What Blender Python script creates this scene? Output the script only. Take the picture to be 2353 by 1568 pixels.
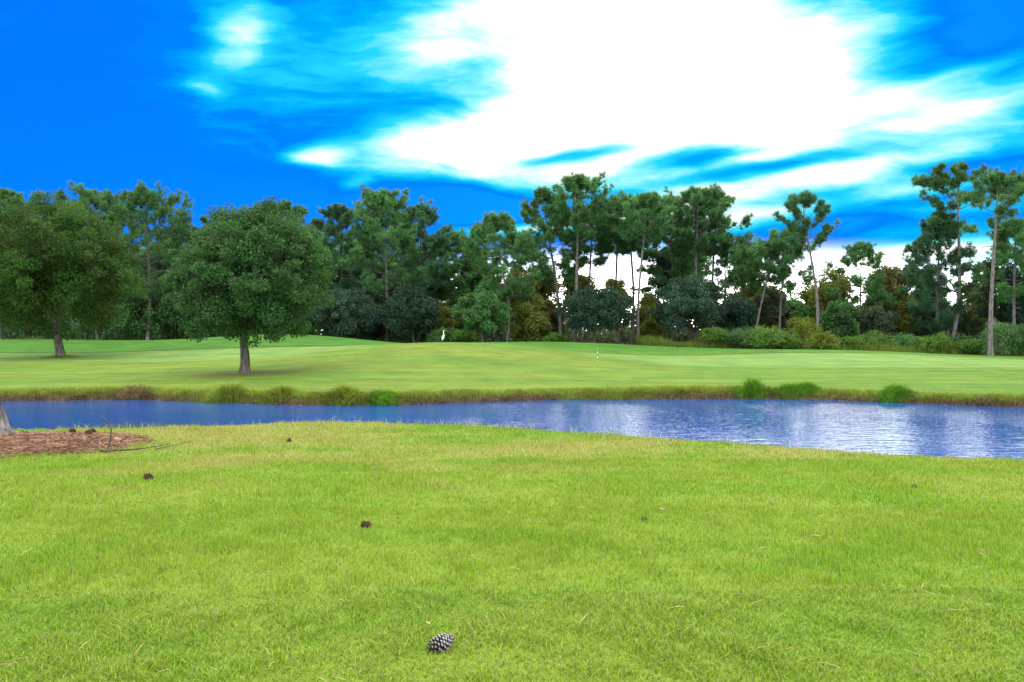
import bpy, math, random
import numpy as np
from mathutils import Vector

# ------------------------------------------------------------------ camera, sky, sun, exposure
scene = bpy.context.scene
for o in list(bpy.data.objects):
    bpy.data.objects.remove(o)
COL = scene.collection
CAM_H = 1.6
FOC = 28.0                       # mm on a 36 mm sensor
FD, CXD, HYD = 1829.0, 1176.5, 792.7   # the same lens in the pixel units of my notes: focal length, centre, horizon
cam_d = bpy.data.cameras.new("camera"); cam = bpy.data.objects.new("camera", cam_d); COL.objects.link(cam)
cam.location = (0, 0, CAM_H); cam.rotation_euler = (math.radians(90), 0, 0)
cam_d.lens = FOC; cam_d.sensor_width = 36; cam_d.shift_y = 4 / 1024
cam_d.clip_start = 0.1; cam_d.clip_end = 6000
scene.camera = cam

SUN_AZ, SUN_EL = math.radians(16), math.radians(19)    # azimuth right of the view axis (+Y), elevation
sun_d = bpy.data.lights.new("sun", 'SUN'); sun = bpy.data.objects.new("sun", sun_d); COL.objects.link(sun)
sun_d.energy = 0.7; sun_d.angle = math.radians(38); sun_d.color = (1.0, 0.90, 0.72)
sdir = Vector((math.sin(SUN_AZ) * math.cos(SUN_EL), math.cos(SUN_AZ) * math.cos(SUN_EL), math.sin(SUN_EL)))
sun.rotation_euler = sdir.to_track_quat('Z', 'Y').to_euler()
sun.location = (20, 60, 60)

scene.view_settings.view_transform = 'Standard'; scene.view_settings.look = 'None'
scene.view_settings.gamma = 1.0; scene.view_settings.use_curve_mapping = False
scene.view_settings.exposure = 0.75
scene.cycles.max_bounces = 6; scene.cycles.diffuse_bounces = 3; scene.cycles.glossy_bounces = 3
scene.cycles.transmission_bounces = 3; scene.cycles.sample_clamp_indirect = 6

class NT:
    """Small node-tree writer."""
    def __init__(s, nt): s.nt = nt
    def n(s, t, **kw):
        x = s.nt.nodes.new(t)
        for k, v in kw.items(): setattr(x, k, v)
        return x
    def put(s, inp, v):
        if isinstance(v, bpy.types.NodeSocket): s.nt.links.new(v, inp)
        elif v is not None: inp.default_value = v
    def m(s, op, a, b=None, c=None, clamp=False):
        x = s.n('ShaderNodeMath', operation=op, use_clamp=clamp)
        s.put(x.inputs[0], a)
        if b is not None: s.put(x.inputs[1], b)
        if c is not None: s.put(x.inputs[2], c)
        return x.outputs[0]
    def mr(s, v, a, b, c=0.0, d=1.0, smooth=True):
        x = s.n('ShaderNodeMapRange', interpolation_type='SMOOTHSTEP' if smooth else 'LINEAR')
        for i, q in enumerate((v, a, b, c, d)): s.put(x.inputs[i], q)
        return x.outputs[0]
    def mix(s, f, a, b, mode='MIX'):
        x = s.n('ShaderNodeMix', data_type='RGBA', blend_type=mode)
        s.put(x.inputs[0], f)
        s.put(x.inputs[6], a if not isinstance(a, tuple) else (*a[:3], 1)); s.put(x.inputs[7], b if not isinstance(b, tuple) else (*b[:3], 1))
        return x.outputs[2]
    def comb(s, x, y, z=0.0):
        c = s.n('ShaderNodeCombineXYZ')
        s.put(c.inputs[0], x); s.put(c.inputs[1], y); s.put(c.inputs[2], z)
        return c.outputs[0]
    def noise(s, vec, scale, detail=3.0, rough=0.5, dist=0.0, vscale=None):
        if vscale is not None:
            mp = s.n('ShaderNodeMapping'); s.put(mp.inputs[0], vec); mp.inputs[3].default_value = vscale; vec = mp.outputs[0]
        x = s.n('ShaderNodeTexNoise')
        s.put(x.inputs['Vector'], vec); x.inputs['Scale'].default_value = scale
        x.inputs['Detail'].default_value = detail; x.inputs['Roughness'].default_value = rough; x.inputs['Distortion'].default_value = dist
        return x.outputs[0]
    def ramp(s, f, els):
        x = s.n('ShaderNodeValToRGB'); r = x.color_ramp
        while len(r.elements) > 1: r.elements.remove(r.elements[-1])
        r.elements[0].position = els[0][0]; r.elements[0].color = (*els[0][1], 1)
        for p, c in els[1:]:
            e = r.elements.new(p); e.color = (*c, 1)
        s.put(x.inputs[0], f)
        return x.outputs[0]

world = bpy.data.worlds.new("World"); scene.world = world; world.use_nodes = True
W = NT(world.node_tree); W.nt.nodes.clear()
tc = W.n('ShaderNodeTexCoord'); sep = W.n('ShaderNodeSeparateXYZ'); W.put(sep.inputs[0], tc.outputs['Generated'])
dx, dy, dz = sep.outputs
az = W.m('ARCTAN2', dx, dy); hor = W.m('SQRT', W.m('ADD', W.m('MULTIPLY', dx, dx), W.m('MULTIPLY', dy, dy)))
el = W.m('ARCTAN2', dz, hor)
ae = W.comb(az, el)
# wisps: noise pulled out sideways, warped
warp = W.noise(ae, 5.0, 3, 0.55, 0.0, (0.6, 1.6, 1))
aew = W.comb(W.m('ADD', az, W.m('MULTIPLY', W.m('SUBTRACT', warp, 0.5), 0.16)), W.m('ADD', el, W.m('MULTIPLY', W.m('SUBTRACT', warp, 0.5), 0.07)))
n1 = W.noise(aew, 6.5, 8, 0.62, 0.5, (0.75, 2.4, 1))
n2 = W.noise(aew, 19.0, 5, 0.6, 0.2, (0.6, 2.8, 1))
DARC = FD
def sky_dir(px, py):
    a = math.atan2(px - CXD, FD); e = math.atan2(HYD - py, math.hypot(px - CXD, FD))
    return a, e
val = W.m('ADD', 0.06, W.m('ADD', W.m('MULTIPLY', W.m('SUBTRACT', n1, 0.47), 0.95), W.m('MULTIPLY', W.m('SUBTRACT', n2, 0.5), 0.5)))
CLOUDS = [  # direction (as px, py), half-widths, tilt, weight
    (1490, 90, 560, 350, 0, 1.25), (1660, 260, 540, 200, -6, 0.80), (1120, 325, 520, 90, 10, 1.05),
    (1260, 405, 340, 55, 2, 0.65), (1500, 490, 330, 100, 0, 0.75), (2130, 270, 440, 150, 12, 0.50),
    (552, 75, 92, 98, -14, 0.52), (515, 187, 70, 30, 0, 0.42), (1080, 30, 300, 100, 10, 0.40), (1040, 120, 300, 110, 0, 0.33),
    (718, 362, 85, 38, 8, 0.60), (790, 435, 65, 24, 12, 0.50), (1900, 455, 560, 70, 0, 0.40), (1960, 545, 300, 30, 2, .3), (2200, 560, 260, 40, -3, .25), (1300, 480, 260, 40, 5, -.3), (2280, 230, 260, 50, 12, 0.45),
    (2230, 340, 320, 50, 10, 0.45), (1960, 60, 340, 150, 15, 0.45), (2200, 170, 300, 40, 12, .35), (820, 190, 480, 220, 0, 0.36), (560, 160, 260, 170, 20, 0.18),
    (1060, 465, 420, 62, 0, -0.50), (2010, 545, 190, 60, 0, -0.28), (1760, 500, 240, 30, 3, .3), (2120, 490, 260, 22, 2, .3), (1900, 600, 260, 26, 0, .3), (2390, 20, 240, 160, 0, -0.50), (2330, 265, 300, 60, 10, .05), (1590, 368, 190, 30, 8, -0.70), (1720, 402, 260, 24, 3, -0.55), (1300, 362, 170, 16, 2, -.35), (1830, 470, 260, 24, 4, -.35),
    (2200, 395, 330, 34, 0, -0.45), (150, 280, 520, 420, 0, -0.16), (600, 470, 420, 90, 0, -0.18), (1400, 700, 800, 130, 0, 1.1), (2280, 640, 420, 150, 0, 0.55),
    (1880, 420, 160, 30, 2, 0.4), (2100, 440, 420, 28, 3, .35), (2050, 590, 300, 24, 0, .35), (1230, 520, 330, 26, 6, .7),
]
for (px, py, rx, ry, rot, amp) in CLOUDS:
    a0, e0 = sky_dir(px, py)
    mp = W.n('ShaderNodeMapping', vector_type='TEXTURE'); W.put(mp.inputs[0], aew if abs(amp) < 2 else ae)
    mp.inputs[1].default_value = (a0, e0, 0); mp.inputs[2].default_value = (0, 0, math.radians(rot)); mp.inputs[3].default_value = (rx / DARC, ry / DARC, 1)
    ln = W.n('ShaderNodeVectorMath', operation='LENGTH'); W.put(ln.inputs[0], mp.outputs[0])
    val = W.m('ADD', val, W.mr(ln.outputs[1], 1.15, 0.0, 0.0, amp))
# unseen sky overhead and behind the viewer: pale cloud added for soft even light
high = W.mr(el, math.radians(24), math.radians(38))
side = W.mr(W.m('ABSOLUTE', az), math.radians(42), math.radians(75))
away = W.m('MAXIMUM', high, side)
val = W.m('ADD', val, W.m('MULTIPLY', away, 0.95))
vc = W.m('MULTIPLY', val, 0.6667, clamp=True)
sky = W.n('ShaderNodeTexSky', sky_type='NISHITA', sun_disc=False)
sky.sun_elevation = SUN_EL; sky.sun_rotation = SUN_AZ; sky.air_density = 1.0; sky.dust_density = 0.4; sky.ozone_density = 3.0
blue = W.mix(1.0, sky.outputs[0], (0.004, 0.32, 1.35), 'MULTIPLY')
cl = W.ramp(vc, [(0.0, (0, .20, .92)), (0.13, (0, .23, 1)), (0.27, (0.0, .44, 1)), (0.40, (0.02, .68, 1)), (0.52, (.30, .93, 1)), (0.64, (1, 1, 1)), (1.0, (1, 1, 1))])
SKY_GAIN = 6.3
clg = W.n('ShaderNodeVectorMath', operation='SCALE'); W.put(clg.inputs[0], cl)
W.put(clg.inputs[3], W.m('MULTIPLY', SKY_GAIN, W.m('ADD', 1.0, W.m('MULTIPLY', W.m('MAXIMUM', W.m('SUBTRACT', val, 0.95), 0.0), 1.1))))
# warm brightness low behind the trees, toward the sun
mp = W.n('ShaderNodeMapping', vector_type='TEXTURE'); W.put(mp.inputs[0], ae)
mp.inputs[1].default_value = (math.radians(11), math.radians(.5), 0); mp.inputs[3].default_value = (0.60, 0.125, 1)
ln = W.n('ShaderNodeVectorMath', operation='LENGTH'); W.put(ln.inputs[0], mp.outputs[0])
glow = W.mr(ln.outputs[1], 1.0, 0.0, 0.0, 1.0)
col = W.mix(W.mr(val, -0.1, 0.2, 0.55, 1.0), blue, clg.outputs[0])
col = W.mix(W.m('MULTIPLY', glow, .95), col, (115.0, 108, 105.0))
grey = W.mix(W.noise(ae, 2.2, 4, 0.55), (21, 21.4, 21.8), (28, 28, 28.4))
grey = W.mix(W.mr(el, math.radians(20), math.radians(60)), W.mix(W.m('MULTIPLY', n1, .8), (11.5, 12, 12.6), (16, 16.4, 17)), grey)
col = W.mix(away, col, grey)
bg = W.n('ShaderNodeBackground'); W.put(bg.inputs[0], col); bg.inputs[1].default_value = 0.1
wo = W.n('ShaderNodeOutputWorld'); W.nt.links.new(bg.outputs[0], wo.inputs[0])

# ------------------------------------------------------------------ helpers
def tag(o, label=None, cat=None, group=None, kind=None):
    if label: o['label'] = label
    if cat: o['category'] = cat
    if group: o['group'] = group
    if kind: o['kind'] = kind
    return o
def empty(name, loc, rz=0.0):
    o = bpy.data.objects.new(name, None); COL.objects.link(o); o.location = loc; o.rotation_euler = (0, 0, rz); o.empty_display_size = 0.2
    return o
def link(name, me, parent=None):
    o = bpy.data.objects.new(name, me); COL.objects.link(o)
    if parent is not None: o.parent = parent
    return o
class Acc:
    """Collects triangles and quads as arrays and writes ONE mesh."""
    def __init__(s): s.v = []; s.f = []; s.n = 0
    def add(s, V, F, mi=0):
        V = np.asarray(V, float).reshape(-1, 3); F = np.asarray(F, int)
        s.v.append(V); s.f.append((F + s.n, mi)); s.n += len(V)
    def tube(s, P, R, sides=8, cap=True, mi=0, wob=None, rng=None):
        P = np.asarray(P, float); R = np.asarray(R, float); n = len(P)
        T = np.gradient(P, axis=0); T /= np.linalg.norm(T, axis=1)[:, None] + 1e-9
        ref = np.array([0.0, 1.0, 0.0]) if abs(T[:, 1]).mean() < 0.8 else np.array([1.0, 0, 0])
        A = np.cross(T, ref); A /= np.linalg.norm(A, axis=1)[:, None] + 1e-9
        B = np.cross(T, A)
        th = np.linspace(0, 2 * np.pi, sides, endpoint=False)
        rr = R[:, None] * np.ones(sides)
        if wob: rr = rr * (1 + wob * rng.normal(size=rr.shape))
        V = P[:, None, :] + rr[..., None] * (np.cos(th)[None, :, None] * A[:, None, :] + np.sin(th)[None, :, None] * B[:, None, :])
        i = np.arange(n - 1)[:, None] * sides; j = np.arange(sides)[None, :]; k = (j + 1) % sides
        F = np.stack([i + j, i + k, i + sides + k, i + sides + j], -1).reshape(-1, 4)
        s.add(V, F, mi)
        if cap:
            V2 = V.reshape(n, sides, 3)
            for ring, c in ((V2[-1], P[-1] + T[-1] * R[-1] * .4), (V2[0], P[0] - T[0] * R[0] * .4)):
                s.add(np.vstack([ring, c]), [[q, (q + 1) % sides, sides] for q in range(sides)], mi)
    def mesh(s, name, mats, smooth=False, attrs=None):
        V = np.vstack(s.v) if s.v else np.zeros((0, 3))
        me = bpy.data.meshes.new(name)
        me.vertices.add(len(V)); me.vertices.foreach_set('co', V.astype(np.float32).ravel())
        li = np.concatenate([F.ravel() for F, _ in s.f]); tot = np.concatenate([np.full(len(F), F.shape[1]) for F, _ in s.f])
        mi = np.concatenate([np.full(len(F), m) for F, m in s.f])
        st = np.concatenate([[0], np.cumsum(tot)[:-1]])
        me.loops.add(len(li)); me.loops.foreach_set('vertex_index', li.astype(np.int32))
        me.polygons.add(len(tot)); me.polygons.foreach_set('loop_start', st.astype(np.int32))
        me.polygons.foreach_set('material_index', mi.astype(np.int32))
        me.polygons.foreach_set('use_smooth', np.full(len(tot), bool(smooth)))
        for a, d in (attrs or {}).items():
            at = me.attributes.new(a, 'FLOAT', 'POINT'); at.data.foreach_set('value', np.asarray(d, np.float32))
        for m in (mats if isinstance(mats, (list, tuple)) else [mats]): me.materials.append(m)
        me.update(calc_edges=True)
        return me
    def build(s, name, mats, parent=None, smooth=False, attrs=None):
        return link(name, s.mesh(name, mats, smooth, attrs), parent)

def unit(v): return v / (np.linalg.norm(v, axis=-1, keepdims=True) + 1e-9)
def rand_dirs(rng, n): return unit(rng.normal(size=(n, 3)))
def sm(x, a, b):
    t = np.clip((np.asarray(x, float) - a) / (b - a), 0, 1); return t * t * (3 - 2 * t)
def vnoise(x, y, s=1.0, seed=0):
    """cheap smooth noise from sines, about -1..1"""
    r = np.random.default_rng(seed); out = 0
    for k in range(7):
        a = r.uniform(0, 2 * np.pi); f = s * r.uniform(.5, 1.9)
        out = out + np.sin(f * (x * np.cos(a) + y * np.sin(a)) + r.uniform(0, 6.28) + 1.3 * np.sin(f * .6 * (y * np.cos(a) - x * np.sin(a))))
    return out / 4.0

# ------------------------------------------------------------------ the lie of the land
WATER_Z = -0.45
def px2x(px, d): return (px - CXD) / FD * d
NEAR = [(-40, 19.0), (-24, 16.2), (-16, 16.0), (-10, 16.2), (-7.1, 16.8), (-4.7, 18.1), (-1.7, 17.3), (1.1, 16.0), (3.0, 14.5), (4.6, 13.2), (6.3, 12.0), (7.7, 11.2), (12, 9.6), (22, 8.5), (50, 4)]
FAR = [(-60, 33), (-20, 29.2), (-13.5, 29.7), (-11.6, 28.8), (-6.9, 27.0), (-3.8, 27.3), (-.5, 29.0), (2, 29.9), (8.7, 30.2), (11.9, 29.7), (13.7, 28.4), (16.7, 26.2), (24, 23.5), (60, 12)]
def curve(tab, x):
    xs = [p[0] for p in tab]; ys = [p[1] for p in tab]
    return sum(np.interp(np.asarray(x, float) + o, xs, ys) for o in (-.8, -.4, 0, .4, .8)) / 5
def d_near(x): return curve(NEAR, x) + 0.10 * vnoise(x, 0 * np.asarray(x), 1.3, 5) - 0.0
def d_far(x): return curve(FAR, x) + 0.22 * vnoise(x, 0 * np.asarray(x), .9, 6) + .08 * vnoise(x, 0 * np.asarray(x), 3.1, 8)
def bump(x, y, cx, cy, sx, sy, a): return a * np.exp(-0.5 * ((x - cx) / sx) ** 2 - 0.5 * ((y - cy) / sy) ** 2)
def far_lawn(x, y):
    t = np.clip((y - 30) / 65, 0, 1)
    z = -0.14 + 1.55 * t ** 1.25 - 0.45 * sm(x, 18, 55) * sm(y, 45, 70) * (1 - sm(y, 82, 105))
    z = z + bump(x, y, -23.5, 84, 8, 9, 1.45) + bump(x, y, -55, 86, 14, 9, 0.95) + bump(x, y, -5.5, 63, 7.8, 12, 1.22)
    z = z + bump(x, y, 6, 80, 8, 6, .75) + bump(x, y, 30, 71, 9, 7, .50) + bump(x, y, -38, 84, 10, 7, .30)
    return z + 0.03 * vnoise(x, y, .22, 3) * sm(y, 32, 45)
def H(x, y):
    x = np.asarray(x, float); y = np.asarray(y, float)
    dn, df = d_near(x), d_far(x)
    zl = -0.15 * sm(y, 4, 17) + 0.018 * vnoise(x, y, 1.1, 1) * sm(y, 2, 6) + 0.008 * vnoise(x, y, 3.7, 2)
    zn = zl - sm(y, dn, dn + 2.2) * 0.95
    zf = far_lawn(x, y) - sm(df + 0.45 - y, 0, 1.3) * 1.0
    return np.where(y < (dn + df) / 2, zn, zf)
def Hs(x, y): return float(H(np.array([x]), np.array([y]))[0])
def ground_at(px, py, dmin=2.5, dmax=140):
    """where the sight line of this picture point meets the ground"""
    d = np.linspace(dmin, dmax, 6000); x = (px - CXD) / FD * d; z = CAM_H - (py - HYD) / FD * d
    k = np.nonzero(z <= H(x, d))[0]
    i = k[0] if len(k) else len(d) - 1
    return float(x[i]), float(d[i]), Hs(x[i], d[i])

# ------------------------------------------------------------------ materials
def mat(name):
    m = bpy.data.materials.new(name); m.use_nodes = True; m.node_tree.nodes.clear()
    t = NT(m.node_tree); out = t.n('ShaderNodeOutputMaterial')
    return m, t, out
def bsdf(t, color, rough=0.6, spec=0.3, normal=None):
    b = t.n('ShaderNodeBsdfPrincipled'); t.put(b.inputs['Base Color'], color if not isinstance(color, tuple) else (*color, 1))
    t.put(b.inputs['Roughness'], rough); b.inputs['Specular IOR Level'].default_value = spec
    if normal is not None: t.put(b.inputs['Normal'], normal)
    return b
def leafy(name, a, b, trans=0.35, rough=0.5, spec=0.35, nscale=0.6, lo=0.7):
    """foliage: each leaf its own tone between a and b, whole sprays paler or deeper"""
    m, t, out = mat(name)
    g = t.n('ShaderNodeNewGeometry'); oi = t.n('ShaderNodeObjectInfo')
    c = t.mix(g.outputs['Random Per Island'], a, b)
    pn = t.noise(g.outputs['Position'], nscale, 2, .5)
    hs = t.n('ShaderNodeHueSaturation'); t.put(hs.inputs['Color'], c)
    t.put(hs.inputs['Value'], t.m('MULTIPLY', t.mr(pn, .3, .7, lo, 1.35, False), t.mr(oi.outputs['Random'], 0, 1, .85, 1.15, False)))
    t.put(hs.inputs['Hue'], t.mr(pn, .3, .7, .485, .512, False))
    p = bsdf(t, hs.outputs[0], rough, spec)
    tr = t.n('ShaderNodeBsdfTranslucent'); t.put(tr.inputs[0], t.mix(1.0, hs.outputs[0], (1.3, 1.25, .6), 'MULTIPLY'))
    mx = t.n('ShaderNodeMixShader'); mx.inputs[0].default_value = trans
    t.nt.links.new(p.outputs[0], mx.inputs[1]); t.nt.links.new(tr.outputs[0], mx.inputs[2]); t.nt.links.new(mx.outputs[0], out.inputs[0])
    return m
def bark(name, a, b, scale=9.0, st=0.6):
    m, t, out = mat(name)
    tcn = t.n('ShaderNodeTexCoord')
    n1 = t.noise(tcn.outputs['Object'], scale, 5, .6, .4, (1, 1, .22)); n2 = t.noise(tcn.outputs['Object'], scale * .2, 3)
    c = t.mix(t.mr(n1, .35, .65), a, b); c = t.mix(t.mr(n2, .45, .7, 0, .5), c, tuple(.6 * q + .06 for q in b))
    bp = t.n('ShaderNodeBump'); bp.inputs['Strength'].default_value = st; bp.inputs['Distance'].default_value = .05; t.put(bp.inputs['Height'], n1)
    p = bsdf(t, c, .9, .1, bp.outputs[0]); t.nt.links.new(p.outputs[0], out.inputs[0])
    return m
def plain(name, c, rough=.6, spec=.3, var=.12, scale=30.0):
    m, t, out = mat(name)
    tcn = t.n('ShaderNodeTexCoord'); n1 = t.noise(tcn.outputs['Object'], scale, 4)
    cc = t.mix(n1, tuple(q * (1 - var) for q in c), tuple(min(1, q * (1 + var)) for q in c))
    p = bsdf(t, cc, rough, spec); t.nt.links.new(p.outputs[0], out.inputs[0])
    return m

G_LUSH, G_MID, G_DRY = (.148, .278, .017), (.205, .296, .028), (.330, .292, .100)
def turf_colour(t, pos, fine=True):
    """the lawn's own colour at a place: lush, ordinary and dry patches"""
    a = t.noise(pos, .35, 4, .6, .6, (.55, 1, 1)); b = t.noise(pos, 1.7, 4, .6, .3, (.5, 1, 1)); c = t.noise(pos, 7.0, 3, .6, 0, (.6, 1, 1))
    mixv = t.m('ADD', t.m('MULTIPLY', a, .5), t.m('ADD', t.m('MULTIPLY', b, .3), t.m('MULTIPLY', c, .2)))
    base = t.mix(t.mr(mixv, .40, .54), G_LUSH, G_MID)
    sepn = t.n('ShaderNodeSeparateXYZ'); t.put(sepn.inputs[0], pos)
    band = t.mr(sepn.outputs[1], 6.5, 14.5, 0.0, .15)      # the drier ground toward the pond
    return t.mix(t.mr(t.m('ADD', mixv, band), .55, .72, 0, .75), base, G_DRY), mixv

# ------------------------------------------------------------------ ground, one sheet to the horizon
def build_ground():
    ys = np.concatenate([np.linspace(-8, 9, 50), np.linspace(9.15, 34, 150), np.linspace(34.4, 100, 165), 100 * np.geomspace(1.03, 40, 36)])
    us = np.concatenate([np.linspace(-1.8, -.75, 50), np.linspace(-.74, .74, 420), np.linspace(.75, 1.8, 50)])
    Y, U = np.meshgrid(ys, us, indexing='ij'); X = U * (Y + 20); Z = H(X, Y)
    n, k = Y.shape; x, y = X.ravel(), Y.ravel()
    idx = np.arange(n * k).reshape(n, k)
    F = np.stack([idx[:-1, :-1], idx[:-1, 1:], idx[1:, 1:], idx[1:, :-1]], -1).reshape(-1, 4)
    A = Acc(); A.add(np.stack([x, y, Z.ravel()], -1), F)
    # kinds of turf, as areas of the course
    px = x / np.maximum(y, 1) * FD + CXD
    green_l = sm(x, -75, -60) * (1 - sm(x - 0.25 * (y - 60), -16, -12)) * sm(y - .08 * (x + 40), 54.8, 55.4) * (1 - sm(y + 1.2 * np.sin(x * .13), 70.3, 70.9))
    green_r = sm(x + .35 * (y - 62), 4.0, 8.0) * sm(y + .09 * (x - 20), 48, 52) * (1 - sm(y + 1.0 * np.sin(x * .16 + 1), 65.6, 66.1))
    putting = np.maximum(green_l, green_r)
    fr_l = sm(x, -75, -60) * (1 - sm(x - 0.25 * (y - 60), -13, -8)) * sm(y + 1.2 * np.sin(x * .13), 70.4, 70.9) * (1 - sm(y + 1.2 * np.sin(x * .13), 71.2, 72.0))
    fr_r = sm(x + .35 * (y - 62), 3.0, 6.0) * sm(y + 1.0 * np.sin(x * .16 + 1), 65.6, 66.0) * (1 - sm(y + 1.0 * np.sin(x * .16 + 1), 66.3, 67.0))
    lush = np.clip(sm(y, 64, 74), 0, 1)
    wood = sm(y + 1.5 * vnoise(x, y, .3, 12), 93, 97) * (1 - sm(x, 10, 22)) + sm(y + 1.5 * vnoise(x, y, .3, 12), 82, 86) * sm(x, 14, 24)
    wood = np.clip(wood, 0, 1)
    o2 = ground_at(562, 858); dryr = np.exp(-(((x - o2[0]) / 2.9) ** 2 + ((y - o2[1]) / 2.4) ** 2) ** 1.2)
    sh = np.exp(-(((x - 24.5) / 5.5) ** 2 + ((y - 81.5) / 1.6) ** 2) ** 1.5)
    df, dn = d_far(x), d_near(x)
    mud = (sm(y, dn + .5, dn + 1.2) * (1 - sm(y, df + .05, df + .35)))
    straw = 1 - sm(((x + 8.7) / 2.25) ** 2 + ((y - 13.7) / 2.0) ** 2 + .25 * vnoise(x, y, 2.5, 9), .75, 1.1)
    warm = sm(y, 28, 33) * (1 - sm(y, 56, 66)) * (1 - sm(x, 2, 14) * .75)
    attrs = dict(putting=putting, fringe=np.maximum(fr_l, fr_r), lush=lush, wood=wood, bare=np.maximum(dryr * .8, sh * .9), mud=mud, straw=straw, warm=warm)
    m, t, out = mat("lawn_turf")
    g = t.n('ShaderNodeNewGeometry'); pos = g.outputs['Position']
    def at(nm):
        q = t.n('ShaderNodeAttribute'); q.attribute_name = nm; return q.outputs['Fac']
    near, mixv = turf_colour(t, pos)
    sp = t.n('ShaderNodeSeparateXYZ'); t.put(sp.inputs[0], pos)
    # far turf: mown in passes across the view, streaked
    streak = t.noise(pos, 1.0, 5, .66, .6, (.12, .75, .5)); blot = t.noise(pos, .12, 4, .55); fine = t.noise(pos, 3.0, 5, .75, 0, (.25, .8, 1))
    ff = t.m('ADD', t.m('MULTIPLY', streak, .5), t.m('MULTIPLY', fine, .5))
    far = t.mix(t.mr(ff, .43, .57), (.062, .135, .012), (.112, .182, .022))
    far = t.mix(t.m('MULTIPLY', at('warm'), t.mr(t.m('ADD', blot, t.m('MULTIPLY', fine, .25)), .46, .76, .05, .85)), far, (.140, .172, .022))
    far = t.mix(t.m('MULTIPLY', at('lush'), .8), far, t.mix(t.mr(ff, .4, .6), (.034, .122, .014), (.046, .150, .019)))
    far = t.mix(at('putting'), far, t.mix(t.mr(streak, .4, .6), (.125, .205, .050), (.145, .220, .055)))
    far = t.mix(t.m('MULTIPLY', at('fringe'), .75), far, (.026, .062, .010))
    far = t.mix(t.m('MULTIPLY', at('bare'), t.mr(fine, .25, .7, .55, 1)), far, (.135, .098, .040))
    st2 = t.noise(pos, 1.0, 5, .72, .4, (.42, .30, 1)); st3 = t.noise(pos, 1.0, 3, .6, .3, (.05, .55, 1))
    tone = t.mr(t.m('ADD', t.m('MULTIPLY', st2, .65), t.m('MULTIPLY', st3, .35)), .36, .62, .78, 1.13)
    far = t.mix(1.0, far, t.comb(t.m('MULTIPLY', tone, .92), tone, t.m('MULTIPLY', tone, .82)), 'MULTIPLY')
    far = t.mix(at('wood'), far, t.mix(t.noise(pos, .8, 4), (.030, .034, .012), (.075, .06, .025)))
    far = t.mix(t.m('MULTIPLY', t.mr(t.noise(pos, .9, 4, .7, .8, (.2, .9, 1)), .56, .66), .45), far, (.085, .125, .020))
    isfar = t.mr(sp.outputs[1], 22, 24, 0, 1)
    c = t.mix(isfar, t.mix(.45, near, (.085, .11, .016)), far)
    c = t.mix(at('straw'), c, t.mix(t.noise(pos, 9, 4, .6, 0, (.5, 1, 1)), (.085, .045, .025), (.16, .095, .055)))
    c = t.mix(at('mud'), c, t.mix(t.noise(pos, 6, 4), (.035, .026, .016), (.075, .055, .035)))
    hgt = t.m('ADD', t.noise(pos, 14, 4, .7), t.m('MULTIPLY', t.noise(pos, 2.2, 4, .6, 0, (.3, 1, 1)), 1.6))
    bp = t.n('ShaderNodeBump'); bp.inputs['Strength'].default_value = .55; bp.inputs['Distance'].default_value = .06; t.put(bp.inputs['Height'], hgt)
    p = bsdf(t, c, .9, .12, bp.outputs[0]); t.nt.links.new(p.outputs[0], out.inputs[0])
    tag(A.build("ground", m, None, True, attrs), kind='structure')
build_ground()

def build_water():
    xs = np.linspace(-75, 75, 401); ys = np.linspace(3, 38, 141)
    X, Y = np.meshgrid(xs, ys); n, k = X.shape; idx = np.arange(n * k).reshape(n, k)
    A = Acc(); A.add(np.stack([X.ravel(), Y.ravel(), np.full(n * k, WATER_Z)], -1), np.stack([idx[:-1, :-1], idx[:-1, 1:], idx[1:, 1:], idx[1:, :-1]], -1).reshape(-1, 4))
    sx, sy = X.ravel(), Y.ravel(); shal = (1 - sm(sy - d_near(sx) + .9 * vnoise(sx, sy, .5, 19), 2.4, 4.2)) * (1 - sm(sx, -1, 3)) * sm(vnoise(sx, 0 * sx, .33, 20), -.5, .3)
    m, t, out = mat("pond_water")
    g = t.n('ShaderNodeNewGeometry'); pos = g.outputs['Position']
    w1 = t.noise(pos, 4.2, 3, .55, .3, (.42, 1, 1)); w2 = t.noise(pos, 13, 2, .5, .2, (.5, 1, 1)); w3 = t.noise(pos, .35, 3, .5, 0, (1, .35, 1))
    h = t.m('MULTIPLY', t.m('ADD', w1, t.m('MULTIPLY', w2, .32)), t.mr(w3, .3, .7, .55, 1.2))
    bp = t.n('ShaderNodeBump'); bp.inputs['Strength'].default_value = .55; bp.inputs['Distance'].default_value = .042; t.put(bp.inputs['Height'], h)
    c = t.mix(t.noise(pos, .3, 3, .5, 0, (.5, 1, 1)), (.003, .050, .24), (.008, .085, .34))
    q = t.n('ShaderNodeAttribute'); q.attribute_name = 'shallow'; c = t.mix(t.m('MULTIPLY', q.outputs['Fac'], .8), c, (.085, .085, .022))
    p = bsdf(t, c, .06, .5, bp.outputs[0]); p.inputs['IOR'].default_value = 1.48; p.inputs['Specular Tint'].default_value = (.50, .65, 1, 1)
    t.nt.links.new(p.outputs[0], out.inputs[0])
    tag(A.build("water", m, None, True, dict(shallow=shal)), kind='structure')
build_water()

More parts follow.
